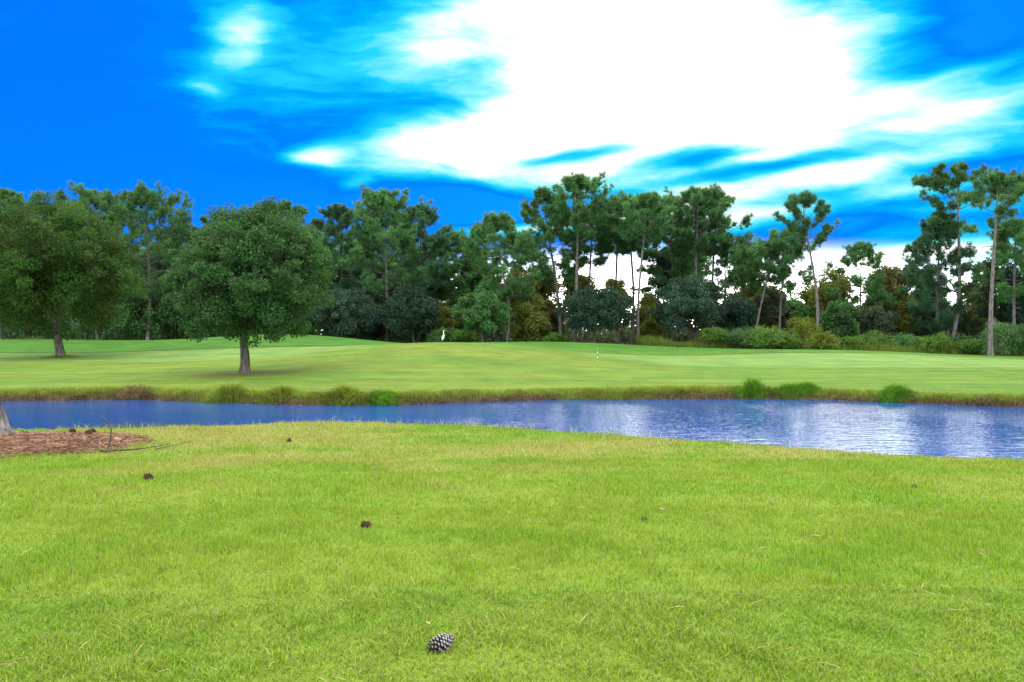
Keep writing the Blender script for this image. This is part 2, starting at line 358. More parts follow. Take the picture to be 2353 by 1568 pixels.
# ------------------------------------------------------------------ trees
M_PINE = leafy("pine_needles", (0.043, 0.119, 0.049), (0.105, 0.240, 0.086), .42, .5, .25, .55)
M_PINE_BLUE = leafy("pine_needles_dark", (0.034, 0.100, 0.057), (0.076, 0.178, 0.093), .42, .5, .25, .55)
M_PINE_YELLOW = leafy("pine_needles_pale", (.040, .075, .018), (.080, .120, .030), .34, .5, .25, .55)
M_OAK = leafy("oak_leaves", (0.023, 0.075, 0.024), (0.062, 0.136, 0.038), .34, .5, .2, .5)
M_OAK_WARM = leafy("oak_leaves_warm", (0.022, 0.080, 0.016), (0.074, 0.144, 0.026), .36, .5, .2, .35)  # a slightly yellower green, even over the whole crown
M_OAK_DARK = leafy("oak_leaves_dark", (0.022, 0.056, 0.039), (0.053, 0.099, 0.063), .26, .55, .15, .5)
M_LEAF = leafy("broad_leaves", (0.043, 0.129, 0.043), (0.105, 0.234, 0.072), .42, .45, .4, .5)
M_OLIVE = leafy("broad_leaves_olive", (0.109, 0.155, 0.029), (0.223, 0.248, 0.057), .42, .5, .3, .5)
M_RUST = leafy("broad_leaves_rusty", (.095, .088, .034), (.155, .130, .056), .42, .5, .3, .5)
M_GREY = leafy("broad_leaves_grey", (0.059, 0.095, 0.057), (0.115, 0.155, 0.091), .42, .5, .3, .5)
M_SHRUB = leafy("shrub_leaves", (0.057, 0.149, 0.023), (0.138, 0.253, 0.041), .35, .5, .3, .9)
M_SHRUB_YELLOW = leafy("shrub_leaves_yellow", (.095, .150, .016), (.185, .225, .034), .35, .5, .3, .9)
B_PINE = bark("pine_bark", (.075, .066, .066), (.200, .180, .182), 9)
B_PINE_DARK = bark("pine_bark_dark", (.05, .042, .036), (.13, .11, .10), 9)
B_OAK = bark("oak_bark", (.045, .040, .032), (.150, .140, .115), 10, .8)

def needles(A, C, D, rng, n=18, ln=(.26, .46), w=.055):
    """pompoms of needles round points C, growing along D"""
    m = len(C); C = np.repeat(C, n, 0); D = np.repeat(D, n, 0)
    d = unit(rand_dirs(rng, m * n) + .55 * D + np.array([0, 0, .25]))
    L = rng.uniform(*ln, m * n)[:, None]; s = unit(np.cross(d, rand_dirs(rng, m * n))) * w * .5
    C = C + rng.normal(size=C.shape) * .07
    V = np.stack([C - s, C + s, C + d * L], 1).reshape(-1, 3)
    A.add(V, np.arange(m * n * 3).reshape(-1, 3))
def pine(label, loc, h, cb, R, lean=(0, 0), seed=1, mats=None, barkm=None, full=1.0, nb=26, rad=None, top=.62, group="pines of the wood", fork=None, low=(), size=1.0, name='pine_tree', snags=5, skew=(0, 0)):
    """Tall bare trunk and a broken crown of needle tufts. h height, cb height where the crown begins, R crown half-width."""
    rng = np.random.default_rng(seed); root = empty(name, loc); tag(root, label, 'pine tree', group)
    T = Acc(); K = Acc()
    r0 = rad or .0105 * h + .02
    ts = np.linspace(0, 1, 14); wx, wy = rng.normal(size=2) * .012 * h
    P = np.stack([lean[0] * ts ** 1.3 + wx * np.sin(ts * 5), lean[1] * ts ** 1.3 + wy * np.sin(ts * 4.2), -.35 + ts * (h * .97 + .35)], -1)
    P[:, :2] -= P[0, :2]
    rr = r0 * (1 - .55 * ts - .38 * ts ** 3); rr[0] *= 1.35
    T.tube(P, rr, 10, True, 0, .03, rng)
    def trunk(z): return np.array([np.interp(z, P[:, 2], P[:, 0]), np.interp(z, P[:, 2], P[:, 1]), z])
    tips, tdir = [], []
    def bough(p0, azm, elev, L, r, dens=1.0, tw=8):
        d = np.array([math.cos(azm) * math.cos(elev), math.sin(azm) * math.cos(elev), math.sin(elev)])
        s = np.linspace(0, 1, 6)[:, None]
        side = unit(np.cross(d, [0, 0, 1.0]))
        B = p0 + d * L * s + np.array([0, 0, 1]) * L * .22 * s ** 2.2 + side * L * rng.normal() * .12 * np.sin(s * 3)
        T.tube(B, np.linspace(r, r * .25, 6), 5, False)
        for q in range(max(2, int(tw * dens))):
            u = rng.uniform(.38, 1.0); b0 = np.array([np.interp(u, s[:, 0], B[:, i]) for i in range(3)])
            a2 = azm + rng.normal() * .85; e2 = elev * .5 + rng.uniform(-.15, .75)
            d2 = np.array([math.cos(a2) * math.cos(e2), math.sin(a2) * math.cos(e2), math.sin(e2)]); l2 = min(2.0, L * rng.uniform(.2, .42)) * (1.15 - .4 * u)
            T.tube(np.stack([b0, b0 + d2 * l2 * .5, b0 + d2 * l2 + np.array([0, 0, .1 * l2])]), [r * .28, r * .2, r * .1], 3, False)
            for v in (.45, .75, 1.0):
                for _ in range(2):
                    tips.append(b0 + d2 * l2 * v + rng.normal(size=3) * .16); tdir.append(d2)
        tips.append(B[-1]); tdir.append(d)
    ga = rng.uniform(0, 6.28)
    for i in range(int(nb)):
        s = (i + rng.uniform(0, .9)) / nb
        z = cb + (h * .97 - cb) * s
        prof = (.58 + .46 * math.sin(math.pi * min(1, s ** .9))) * (1 - (1 - top) * s ** 2.4)
        L = R * prof * rng.uniform(.6, 1.12); ga += 2.4 + rng.normal() * .35
        L *= 1 + skew[0] * math.cos(ga) + skew[1] * math.sin(ga); ev = math.radians(4 + 55 * s ** 1.6 + rng.normal() * 9)
        L = min(L, max(.45, (h - z - .35) / (max(0, math.sin(ev)) + .24)))
        bough(trunk(z), ga, ev, L, max(.025, r0 * .26 * (1 - .5 * s)), full)
    if fork:
        fa, fz, fl, fe = fork
        p0 = trunk(fz); d = np.array([math.cos(fa) * math.cos(fe), math.sin(fa) * math.cos(fe), math.sin(fe)])
        s = np.linspace(0, 1, 5)[:, None]; Fp = p0 + d * fl * s + np.array([0, 0, .25 * fl]) * s ** 2
        T.tube(Fp, np.linspace(r0 * .5, r0 * .18, 5), 7)
        for i in range(9):
            q = Fp[2] + (Fp[4] - Fp[2]) * rng.uniform(0, 1.0); ga += 2.4
            bough(q, ga, math.radians(rng.uniform(0, 30)), min(R * rng.uniform(.4, .75), max(.6, (h - q[2]) / .7)), .04, full)
    for (z, azm, L) in low: bough(trunk(z), azm, math.radians(6), L, .05, full * .8)
    for i in range(snags):
        z = rng.uniform(cb * .55, cb); a = rng.uniform(0, 6.28); L = rng.uniform(.4, 1.4)
        T.tube(np.stack([trunk(z), trunk(z) + np.array([math.cos(a), math.sin(a), .1]) * L * .6, trunk(z) + np.array([math.cos(a), math.sin(a), -.05]) * L]), [.035, .025, .01], 4, False)
    tips.append(trunk(h * .97)); tdir.append(np.array([0, 0, 1.0]))
    needles(K, np.array(tips), np.array(tdir), rng, int(22), (.28 * size, .52 * size), .066 * size)
    T.build('trunk', barkm or B_PINE, root, True); K.build('crown', mats or M_PINE, root)
    return root

def leaves_at(A, C, Nrm, rng, ln, w):
    n = len(C); d = unit(rand_dirs(rng, n) + .5 * Nrm); s = unit(np.cross(d, rand_dirs(rng, n)))
    L = ln * rng.uniform(.7, 1.3, n)[:, None]; wd = w * rng.uniform(.7, 1.3, n)[:, None]
    V = np.stack([C, C + d * L * .55 + s * wd * .5, C + d * L, C + d * L * .55 - s * wd * .5], 1).reshape(-1, 3)
    A.add(V, np.arange(n * 4).reshape(-1, 4))
def clump_points(rng, c, r, n):
    """leaf points in and on a lumpy clump"""
    d = rand_dirs(rng, n); rad = rng.uniform(.25, 1, n) ** .5
    return c + d * rad[:, None] * r, d
def broadleaf(label, loc, h, cz, rad3, nleaf, ln, w, seed=1, lm=None, bm=None, trunk_r=.2, fork_z=1.8, nclump=150, clump=.17, cat='tree', name='broadleaf_tree', group=None, off=(0, 0), lean=(0, 0), limbs=11, extra=(), stems=1, cut=None, inner=.45, lobes=.16, sprigs=0):
    """Short trunk, spreading limbs and a crown of leaf clumps about height cz with half-sizes rad3."""
    rng = np.random.default_rng(seed); root = empty(name, loc); tag(root, label, cat, group)
    T = Acc(); K = Acc(); rad3 = np.array(rad3, float); c0 = np.array([off[0], off[1], cz])
    lob = rand_dirs(rng, 9); la = rng.uniform(-1, 1, 9) * lobes
    d = rand_dirs(rng, nclump); d[:, 2] = np.where(d[:, 2] < -.80, -d[:, 2] * rng.uniform(-1, 1, nclump), d[:, 2])
    rr = rng.uniform(0, 1, nclump) ** inner
    f = 1 + (np.exp(3.5 * (d @ lob.T - 1)) * la).sum(1)
    CC = c0 + d * (rr * f * (1 - clump * .7))[:, None] * rad3
    CR = clump * rad3.mean() * rng.uniform(.65, 1.45, nclump)
    for (ex, ey, ez, er) in extra:
        CC = np.vstack([CC, np.array([[ex, ey, ez]]) + rng.normal(size=(3, 3)) * er * .4]); CR = np.append(CR, [er * .6] * 3)
    if sprigs:                                   # shoots standing out past the crown's outline
        ds = rand_dirs(rng, sprigs); ds[:, 2] = np.abs(ds[:, 2]) - .25; fs = 1 + (np.exp(3.5 * (ds @ lob.T - 1)) * la).sum(1)
        for q in (.92, 1.0, 1.07): CC = np.vstack([CC, c0 + ds * (fs * q)[:, None] * rad3]); CR = np.append(CR, np.full(sprigs, rad3.mean() * (.085 if q < 1.05 else .055)))
    if cut is not None:
        k = CC[:, 2] > cut; CC, CR = CC[k], CR[k]
    wgt = CR ** 2; cnt = np.maximum(4, (wgt / wgt.sum() * nleaf).astype(int))
    pts, nr = [], []
    for c, r, q in zip(CC, CR, cnt):
        p_, d_ = clump_points(rng, c, np.array([r, r, r * .8]), q); pts.append(p_); nr.append(d_)
    leaves_at(K, np.vstack(pts), np.vstack(nr), rng, ln, w)
    for st in range(stems):
        o = rng.normal(size=2) * (.0 if stems == 1 else .35)
        fk = np.array([lean[0] + o[0] * 1.5, lean[1] + o[1] * 1.5, fork_z])
        q = np.linspace(0, 1, 7)[:, None]; b0 = np.array([o[0], o[1], -.3])
        P = b0 + (fk - b0) * q + np.array([1, .3, 0]) * .05 * np.sin(q * 5) * fork_z * .3
        rs = trunk_r * (1 - .3 * q[:, 0]); rs[0] *= 1.55; rs[1] *= 1.1
        T.tube(P, rs, 12, True, 0, .05, rng)
        far_c = CC[np.argsort(-np.linalg.norm((CC - c0) / rad3, axis=1))][:max(limbs * 3, 6)]
        for i in range(limbs):
            e = far_c[rng.integers(len(far_c))]; e = fk + (e - fk) * rng.uniform(.75, .98)
            s = np.linspace(0, 1, 6)[:, None]
            L = np.linalg.norm(e - fk); B = fk + (e - fk) * s + np.array([0, 0, 1]) * L * .16 * np.sin(s * 3.14) + rng.normal(size=3) * .07 * L * np.sin(s * 3.14)
            T.tube(B, np.linspace(trunk_r * .48, trunk_r * .06, 6), 6, False)
    T.build('trunk', bm or B_OAK, root, True); K.build('crown', lm or M_LEAF, root)
    return root

def at_d(px, d):
    x = px2x(px, d); return (x, d, Hs(x, d))
def top_h(loc, py): return CAM_H - (py - HYD) / FD * loc[1] - loc[2]

# the two lawn oaks across the pond
l2 = ground_at(562, 858); k = l2[1] / FD
broadleaf('round laurel oak with a straight bare trunk, alone on the lawn just behind the pond', l2, top_h(l2, 480), CAM_H - (648 - HYD) * k - l2[2], (184 * k, 176 * k, 182 * k), 115000, .16, .08, 21, M_OAK, B_OAK,
          .27, top_h(l2, 755), 350, .135, 'oak tree', 'oak_tree', 'lawn oaks beyond the pond', lobes=.30, sprigs=80, extra=((130 * k, 0, top_h(l2, 745), .8), (60 * k, -.4, top_h(l2, 752), .9), (-70 * k, -.4, top_h(l2, 748), .9), (0, -1.0, top_h(l2, 740), .9), (-60 * k, 0, top_h(l2, 490), .7), (60 * k, 0, top_h(l2, 478), .7), (165 * k, 0, top_h(l2, 610), .6)))
l1 = ground_at(141, 822); k = l1[1] / FD
broadleaf('large leaning oak with yellowish right side, a grass ring round its trunk', l1, top_h(l1, 475), CAM_H - (628 - HYD) * k - l1[2], (186 * k, 176 * k, 168 * k), 135000, .19, .095, 22, M_OAK_WARM, B_OAK,
          .36, top_h(l1, 745), 350, .135, 'oak tree', 'oak_tree', 'lawn oaks beyond the pond', lobes=.30, sprigs=80, off=(-24 * k, 0), lean=(-14 * k, 0), extra=((150 * k, 0, top_h(l1, 640), 1.1), (95 * k, 0, top_h(l1, 725), 1.0), (20 * k, -.3, top_h(l1, 772), .6), (-30 * k, 0, top_h(l1, 480), 1.0)))

# dark low oaks standing at the edge of the wood
for (px, d, py0, py1, hw, lab, seed) in [
    (784, 90, 655, 792, 88, 'dark low oak right of the round lawn oak, at the foot of the tall pines', 31),
    (950, 92, 662, 795, 80, 'blackish spreading oak just left of the white egret', 32),
    (1108, 88, 655, 778, 62, 'small dome-topped green oak just right of the egret', 33),
    (1366, 88, 640, 782, 92, 'blue-black wide oak directly behind the striped marker stick mound', 34),
    (1597, 88, 628, 785, 108, 'broadest dark oak, standing on the bare brown patch at the wood edge', 35)]:
    loc = at_d(px, d); k = d / FD
    zc = CAM_H - ((py0 + py1) / 2 - HYD) * k - loc[2]; rz = (py1 - py0) / 2 * k
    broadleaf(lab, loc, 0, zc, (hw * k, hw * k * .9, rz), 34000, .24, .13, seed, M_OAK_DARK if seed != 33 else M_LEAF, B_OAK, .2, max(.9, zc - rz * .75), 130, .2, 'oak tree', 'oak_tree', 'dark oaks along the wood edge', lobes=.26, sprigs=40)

# pines: px of trunk foot, distance, px of crown top, py of crown top, py where the crown starts, half-width in px
PINES = [
    (0, 95, 8, 440, 530, 48, 'pine with a flat open top at the left edge of the wood', {}),
    (228, 96, 200, 437, 540, 52, 'rounded pine top rising between the leaning oak and a bushier pine', {}),
    (338, 92, 340, 440, 690, 92, 'big bushy pine with a pale thin trunk showing between the two lawn oaks', dict(nb=52, top=.75)),
    (655, 98, 655, 466, 620, 52, 'pine top peeping over the right shoulder of the round lawn oak', {}),
    (785, 98, 785, 470, 700, 52, 'pointed pine at the left end of the pine clump behind the dark low oak', dict(nb=34)),
    (890, 96, 885, 441, 740, 74, 'tallest and fullest pine of the clump left of the egret', dict(nb=56, top=.65)),
    (960, 97, 972, 472, 680, 46, 'narrower pine on the right flank of the fullest pine', dict(nb=32)),
    (1040, 102, 1045, 535, 700, 46, 'short feathery pine behind the egret', {}),
    (1162, 91, 1145, 493, 690, 60, 'spreading pine with a long bare trunk foot right of the dome-topped oak', dict(nb=34)),
    (1288, 94, 1250, 436, 660, 50, 'pine leaning left with long drooping side boughs', dict(nb=30)),
    (1320, 92, 1332, 404, 560, 52, 'highest pine in the middle of the wood, pale trunk, round top', dict(nb=26)),
    (1352, 97, 1360, 470, 620, 44, 'pine with a dark trunk beside the highest middle pine', {}),
    (1424, 100, 1412, 460, 590, 46, 'slim pine first of the row seen against the bright sky', {}),
    (1449, 95, 1452, 452, 580, 44, 'pine with a slightly bowed dark trunk in the bright gap', {}),
    (1467, 90, 1482, 446, 560, 50, 'pine with the palest straight trunk, right beside the blue-black oak', {}),
    (1540, 99, 1545, 453, 650, 56, 'bushy pine left of the pair above the broadest dark oak', dict(nb=32)),
    (1600, 95, 1600, 433, 590, 56, 'flat-topped pine, left one of the pair above the broadest dark oak', {}),
    (1634, 96, 1645, 444, 590, 46, 'right one of the pine pair above the broadest dark oak', dict(low=((11.5, .2, 3.2),))),
    (1733, 88, 1782, 553, 655, 54, 'low pine leaning hard to the right', dict(nb=18)),
    (1793, 90, 1808, 528, 670, 56, 'thin open pine between the hard-leaning pine and the lone high one', dict(nb=20, full=.8)),
    (1981, 92, 1975, 558, 740, 52, 'medium pine with lumpy open top, right of the lone high pine', dict(nb=22, full=.85)),
    (2095, 95, 2092, 610, 770, 52, 'dark layered young pine left of the tall right-hand pair', dict(nb=26)),
    (2161, 86, 2150, 486, 770, 52, 'tiered pine with boughs nearly to the ground, close by the tallest right-hand pine', dict(nb=36)),
    (2333, 80, 2328, 505, 690, 56, 'shorter pine at the right edge of the photo', dict(nb=24)),
]
for i, (px, d, tx, ty, cby, hw, lab, kw) in enumerate(PINES):
    loc = at_d(px, d); k = d / FD; h = top_h(loc, ty) - .15; cb = top_h(loc, cby)
    kw = dict(kw); kw['nb'] = int(kw.get('nb', 24) * 1.35)
    pine(lab, loc, h, cb, hw * k * 1.5, ((tx - px) * k, 0), 100 + i, M_PINE_BLUE if i in (4, 6, 21, 22) else M_PINE, B_PINE_DARK if i in (11, 13, 4, 6, 21) else B_PINE, **kw)
# the three open-crowned pines on the right, seen against the sky
loc = ground_at(1873, 790, 30, 84); loc = at_d(1873, 84); k = 84 / FD
pine('lone high pine with dark lumpy crown on a long bare trunk', loc, top_h(loc, 446), top_h(loc, 566), 66 * k, (-20 * k, 0), 201, M_PINE_BLUE, B_PINE, .85, 21, None, .45, low=((top_h(loc, 548), 0.0, 1.9),), skew=(-.12, 0))
loc = at_d(2183, 84); k = 84 / FD
pine('tallest right-hand pine with forked crown sweeping to the left', loc, top_h(loc, 380), top_h(loc, 492), 82 * k, (34 * k, 0), 202, M_PINE, B_PINE, .75, 16, .23, .7, fork=(math.pi * .92, top_h(loc, 470), 3.0, .75), low=((top_h(loc, 520), 3.3, 3.0), (top_h(loc, 590), .2, 1.6)), skew=(-.1, 0))
loc = at_d(2275, 76); k = 76 / FD
pine('open airy pine nearest the right edge, its pale trunk foot showing at the lawn', loc, top_h(loc, 397), top_h(loc, 505), 80 * k, (16 * k, 0), 203, M_PINE, B_PINE, .7, 15, .23, .65, fork=(.3, top_h(loc, 480), 2.6, .7), low=((top_h(loc, 542), 3.1, 2.8), (top_h(loc, 530), .1, 2.4)))
# young pines and dead trunks deeper in
DEEP = [(70, 104, 465, 56), (150, 108, 470, 50), (275, 106, 480, 60), (430, 104, 520, 60), (500, 108, 500, 60), (585, 106, 510, 56), (720, 110, 505, 50), (840, 106, 480, 52), (925, 108, 500, 50), (1010, 112, 560, 44),
        (1095, 108, 530, 46), (1200, 110, 540, 46), (1510, 110, 490, 40), (1575, 112, 520, 44), (1670, 112, 540, 44)]
DL = ['far pine behind the crown of the leaning oak', 'pine wedged behind the left lawn oak and the rounded pine', 'dim pine left of the big bushy pine', 'dim pine right of the big bushy pine', 'dim pine just over the left shoulder of the round lawn oak',
      'dim pine over the middle of the round lawn oak', 'dim pine in the notch right of the round lawn oak', 'pine filling the gap left of the fullest pine', 'pine filling the gap right of the fullest pine', 'low pine in the dip of the treeline left of the egret gap',
      'dim pine behind the dome-topped oak', 'dim pine in the low saddle left of the leaning pine', 'dim pine behind the bright gap row, right end', 'dim pine behind the flat-topped pine', 'dim pine right of the pine pair']
for i, ((px, d, ty, hw), lab) in enumerate(zip(DEEP, DL)):
    loc = at_d(px, d); k = d / FD
    pine(lab, loc, top_h(loc, ty), top_h(loc, ty + 200), hw * k * 1.3, (random.Random(i).uniform(-.6, .6), 0), 300 + i, (M_PINE_BLUE, M_PINE, M_PINE)[i % 3], B_PINE_DARK, .9, 26, .2, size=1.15, snags=3)

# broadleaved trees of the understorey: px, distance, top py, bottom py, half-width, leaf, label
UNDER = [
    (20, 98, 560, 775, 70, M_LEAF, 'green broadleaf under the left-edge pine'), (45, 99, 500, 680, 60, M_OLIVE, 'olive crown poking out left of the leaning oak'), (215, 97, 600, 775, 75, M_LEAF, 'shaded tree behind the trunk of the leaning oak'),
    (330, 94, 640, 790, 75, M_LEAF, 'bright-edged young tree in the shade between the lawn oaks'), (400, 99, 560, 760, 70, M_OAK_DARK, 'dark tree left behind the round lawn oak'), (470, 96, 660, 790, 70, M_LEAF, 'low tree under the left half of the round lawn oak'),
    (620, 97, 640, 790, 75, M_LEAF, 'low tree under the right half of the round lawn oak'), (700, 98, 600, 785, 62, M_OAK_DARK, 'dusky tree in the notch right of the round lawn oak'),
    (850, 99, 690, 790, 60, M_OAK_DARK, 'dusky tree under the fullest pine'), (745, 102, 560, 760, 70, M_LEAF, 'mid-green tree filling under the pointed pine'), (815, 103, 540, 740, 66, M_LEAF, 'mid-green tree filling left of the fullest pine'), (880, 103, 570, 780, 70, M_LEAF, 'mid-green tree filling behind the fullest pine'), (955, 103, 550, 740, 62, M_LEAF, 'mid-green tree filling right of the fullest pine'), (1000, 104, 590, 700, 46, M_LEAF, 'mid-green crown above the egret'),
    (100, 103, 520, 760, 80, M_LEAF, 'mid-green tree behind the leaning oak crown'), (290, 101, 540, 760, 76, M_LEAF, 'mid-green tree left of the big bushy pine trunk'), (385, 101, 520, 740, 70, M_LEAF, 'mid-green tree right of the big bushy pine trunk'), (1090, 104, 580, 720, 50, M_LEAF, 'mid-green crown over the dome-topped oak'), (1580, 104, 540, 680, 50, M_LEAF, 'mid-green crown behind the flat-topped pine'),
    (1015, 99, 690, 800, 36, M_OLIVE, 'thin golden tree right behind the egret'), (1060, 101, 640, 790, 50, M_LEAF, 'loose tree between egret and dome-topped oak'), (1180, 97, 600, 780, 55, M_OLIVE, 'olive-green tree right of the bare pine trunk foot'),
    (1215, 93, 680, 795, 52, M_OLIVE, 'sunny yellow-green tree left of the rusty one'), (1255, 98, 690, 780, 46, M_RUST, 'rusty brown tree left of the blue-black oak'), (1245, 104, 600, 720, 50, M_OLIVE, 'thin-leaved olive tree in front of the bright saddle sky'),
    (1330, 100, 620, 700, 42, M_OLIVE, 'sunlit leafy top just above the blue-black oak'), (1420, 100, 635, 720, 46, M_OLIVE, 'sunlit leafy top right above the blue-black oak'), (1500, 96, 680, 790, 44, M_OLIVE, 'olive tree between the two widest dark oaks'),
    (1540, 101, 560, 720, 46, M_OAK_DARK, 'dark ivy-clad tree left of the pine pair'), (1712, 94, 525, 700, 46, M_LEAF, 'airy bright green tree right of the pine pair'), (1690, 90, 680, 790, 50, M_OAK_DARK, 'dark bushy tree right of the broadest dark oak'),
    (1740, 99, 640, 780, 58, M_OLIVE, 'olive tree behind the hard-leaning trunk'), (1770, 96, 650, 785, 44, M_GREY, 'grey-green column between leaning pine and thin pine'), (1840, 97, 665, 790, 48, M_LEAF, 'dark green tree left of the lone high trunk'),
    (1905, 96, 600, 780, 52, M_OLIVE, 'yellow-green tree right of the lone high trunk'), (1925, 90, 690, 800, 48, M_LEAF, 'low dark bush-like tree right of the lone high trunk foot'), (2035, 94, 588, 770, 52, M_RUST, 'russet broadleaf tree with a domed top'),
    (2010, 90, 690, 800, 52, M_GREY, 'grey thin tree below the russet one'), (2070, 92, 650, 800, 44, M_OLIVE, 'olive tree right below the russet one'), (2130, 96, 640, 800, 48, M_GREY, 'grey-green tree behind the tiered pine'),
    (2225, 90, 690, 800, 40, M_GREY, 'pale thin tree between the two tall right-hand pines'), (2255, 92, 610, 790, 52, M_OLIVE, 'airy tree left behind the open airy pine'), (2310, 86, 575, 780, 56, M_OAK_DARK, 'dense dark tree right behind the open airy pine'),
    (2360, 84, 600, 790, 56, M_OAK_DARK, 'dark tree on the right edge behind the shorter pine'), (2205, 84, 770, 812, 30, M_LEAF, 'little dark tree between the two right-hand trunks'),
]
for i, (px, d, y0, y1, hw, lm, lab) in enumerate(UNDER):
    loc = at_d(px, d); k = d / FD; zc = CAM_H - ((y0 + y1) / 2 - HYD) * k - loc[2]; rz = (y1 - y0) / 2 * k
    airy = 'airy' in lab or 'thin' in lab or 'loose' in lab or 'sunlit' in lab
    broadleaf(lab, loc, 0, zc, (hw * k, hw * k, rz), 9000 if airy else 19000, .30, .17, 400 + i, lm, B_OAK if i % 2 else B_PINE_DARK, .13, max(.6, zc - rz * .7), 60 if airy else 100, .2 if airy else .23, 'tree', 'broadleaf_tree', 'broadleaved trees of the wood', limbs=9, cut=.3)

# thin bare stems inside the dark wood
rng = np.random.default_rng(7)
STEMS = []
for i in range(46):
    STEMS.append((rng.uniform(-120, 1080), rng.uniform(97, 112)))
for i in range(20):
    STEMS.append((rng.uniform(1130, 2330), rng.uniform(97, 112)))
proto = None
for i, (px, d) in enumerate(STEMS):
    loc = at_d(px, d)
    if i < 4:
        root = empty('bare_stem', loc); r2 = np.random.default_rng(900 + i); T = Acc(); h = r2.uniform(7, 11)
        s = np.linspace(0, 1, 8)[:, None]; P = np.hstack([.5 * r2.normal() * s + .12 * np.sin(s * 6), .2 * s, -.3 + s * h]); T.tube(P, np.linspace(.13, .03, 8), 7, True, 0, .04, r2)
        for q in range(7):
            u = r2.uniform(.35, .95); b0 = P[0] + (P[-1] - P[0]) * u; a = r2.uniform(0, 6.28); L = r2.uniform(.6, 2.0)
            dd = np.array([math.cos(a), math.sin(a), r2.uniform(.2, .9)]); T.tube(np.stack([b0, b0 + dd * L * .5, b0 + dd * L + [0, 0, .1]]), [.035, .025, .008], 4, False)
        T.build('trunk', (B_PINE_DARK, B_PINE)[i % 2], root, True)
        if proto is None: proto = []
        proto.append(root)
    else:
        src = proto[i % 4]; root = src.copy(); COL.objects.link(root); root.location = loc; root.rotation_euler = (0, 0, rng.uniform(0, 6.28)); root.scale = (1, 1, rng.uniform(.8, 1.2))
        for ch in src.children:
            c = ch.copy(); COL.objects.link(c); c.parent = root
    tag(root, 'thin bare stem standing among the others in the shade of the wood', 'tree', 'thin bare stems in the wood')

def far_woods():
    """the wood going on behind: one mass on the dense side, a thinner one on the open side"""
    for side, m, n, seed in ((0, M_LEAF, 280, 77), (1, M_GREY, 230, 78)):
        rng = np.random.default_rng(seed); K = Acc(); pts, nr = [], []
        for i in range(n):
            x = rng.uniform(-190, -10) if side == 0 else rng.uniform(-12, 190); y = rng.uniform(114, 150); base = 1.4
            htop = (17.0 if side == 0 else 6.2) + rng.uniform(-2, 2.5)
            if side == 0: htop *= .55 + .45 * (1 - sm(x, -34, -10))
            for q in range(9 if side == 0 else 5):
                c = np.array([x + rng.normal() * 2.0, y + rng.normal() * 1.5, base + htop * rng.uniform(.05, .9)])
                p_, d_ = clump_points(rng, c, np.array([2.1, 2.1, 1.7]), 48); pts.append(p_); nr.append(d_)
            c = np.array([x, y, base + .4]); p_, d_ = clump_points(rng, c, np.array([2.6, 1.6, 1.5]), 60); pts.append(p_); nr.append(d_)
        for i in range(430):      # low growth closing the view between the trunks
            x = rng.uniform(-110, -12) if side == 0 else rng.uniform(-14, 75); y = rng.uniform(101, 113)
            p_, d_ = clump_points(rng, np.array([x, y, 1.5 + rng.uniform(.0, 5.2 if side == 0 else 2.2)]), np.array([1.5, 1.0, 1.0]), 60); pts.append(p_); nr.append(d_)
        leaves_at(K, np.vstack(pts), np.vstack(nr), rng, .62, .42)
        K.build('woods', m, None)['kind'] = 'stuff'
far_woods()

# ------------------------------------------------------------------ shrubs and weeds along the wood edge
def blades(A, X, Y, Z, rng, hgt, wid, tilt=.5, mi=0, segs=1, down=0.0):
    n = len(X); a = rng.uniform(0, 2 * np.pi, n); tl = np.abs(rng.normal(size=n)) * tilt
    d = np.stack([np.cos(a) * np.sin(tl), np.sin(a) * np.sin(tl), np.cos(tl) - down], -1); L = hgt * rng.uniform(.55, 1.3, n)
    f = rng.uniform(0, np.pi, n); s = np.stack([np.cos(f), np.sin(f), 0 * f], -1) * (np.broadcast_to(wid, (n,)) * .5)[:, None]
    B = np.stack([X, Y, Z], -1)
    if segs == 1:
        V = np.stack([B - s, B + s, B + d * L[:, None]], 1).reshape(-1, 3); A.add(V, np.arange(3 * n).reshape(-1, 3), mi)
    else:
        mid = B + d * (L * .55)[:, None]; tip = mid + (d + np.stack([np.cos(a), np.sin(a), -.5 + 0 * a], -1) * .75) * (L * .5)[:, None]
        V = np.stack([B - s, B + s, mid + s * .8, mid - s * .8, tip], 1).reshape(-1, 3); i = np.arange(n)[:, None] * 5
        A.add(V, i + np.array([[0, 1, 2, 3]]), mi); A.f.append((A.f[-1][0][:, [3, 2]].copy().repeat(1, 1), mi)); q = A.f.pop()[0]
        A.f.append((np.hstack([q, (A.n - 5 * n) + i + 4]), mi))
SHRUBS = [(1640, 84, 800, 38, 52, M_SHRUB), (1700, 83, 806, 44, 46, M_LEAF), (1752, 82, 807, 46, 44, M_SHRUB), (1800, 82, 807, 40, 40, M_SHRUB), (1845, 84, 800, 40, 82, M_SHRUB_YELLOW), (1885, 80, 805, 30, 36, M_SHRUB_YELLOW), (1898, 82, 803, 34, 30, M_SHRUB),
          (1960, 84, 800, 40, 34, M_SHRUB), (2000, 84, 801, 42, 38, M_SHRUB), (2040, 84, 803, 28, 24, M_SHRUB_YELLOW), (2090, 84, 806, 46, 44, M_LEAF), (2135, 82, 810, 36, 34, M_SHRUB), (2230, 80, 815, 42, 36, M_SHRUB), (2315, 78, 822, 48, 78, M_LEAF), (2362, 77, 822, 44, 74, M_LEAF), (1275, 90, 796, 40, 30, M_SHRUB), (1060, 92, 797, 40, 40, M_SHRUB), (1010, 91, 795, 30, 34, M_LEAF)]
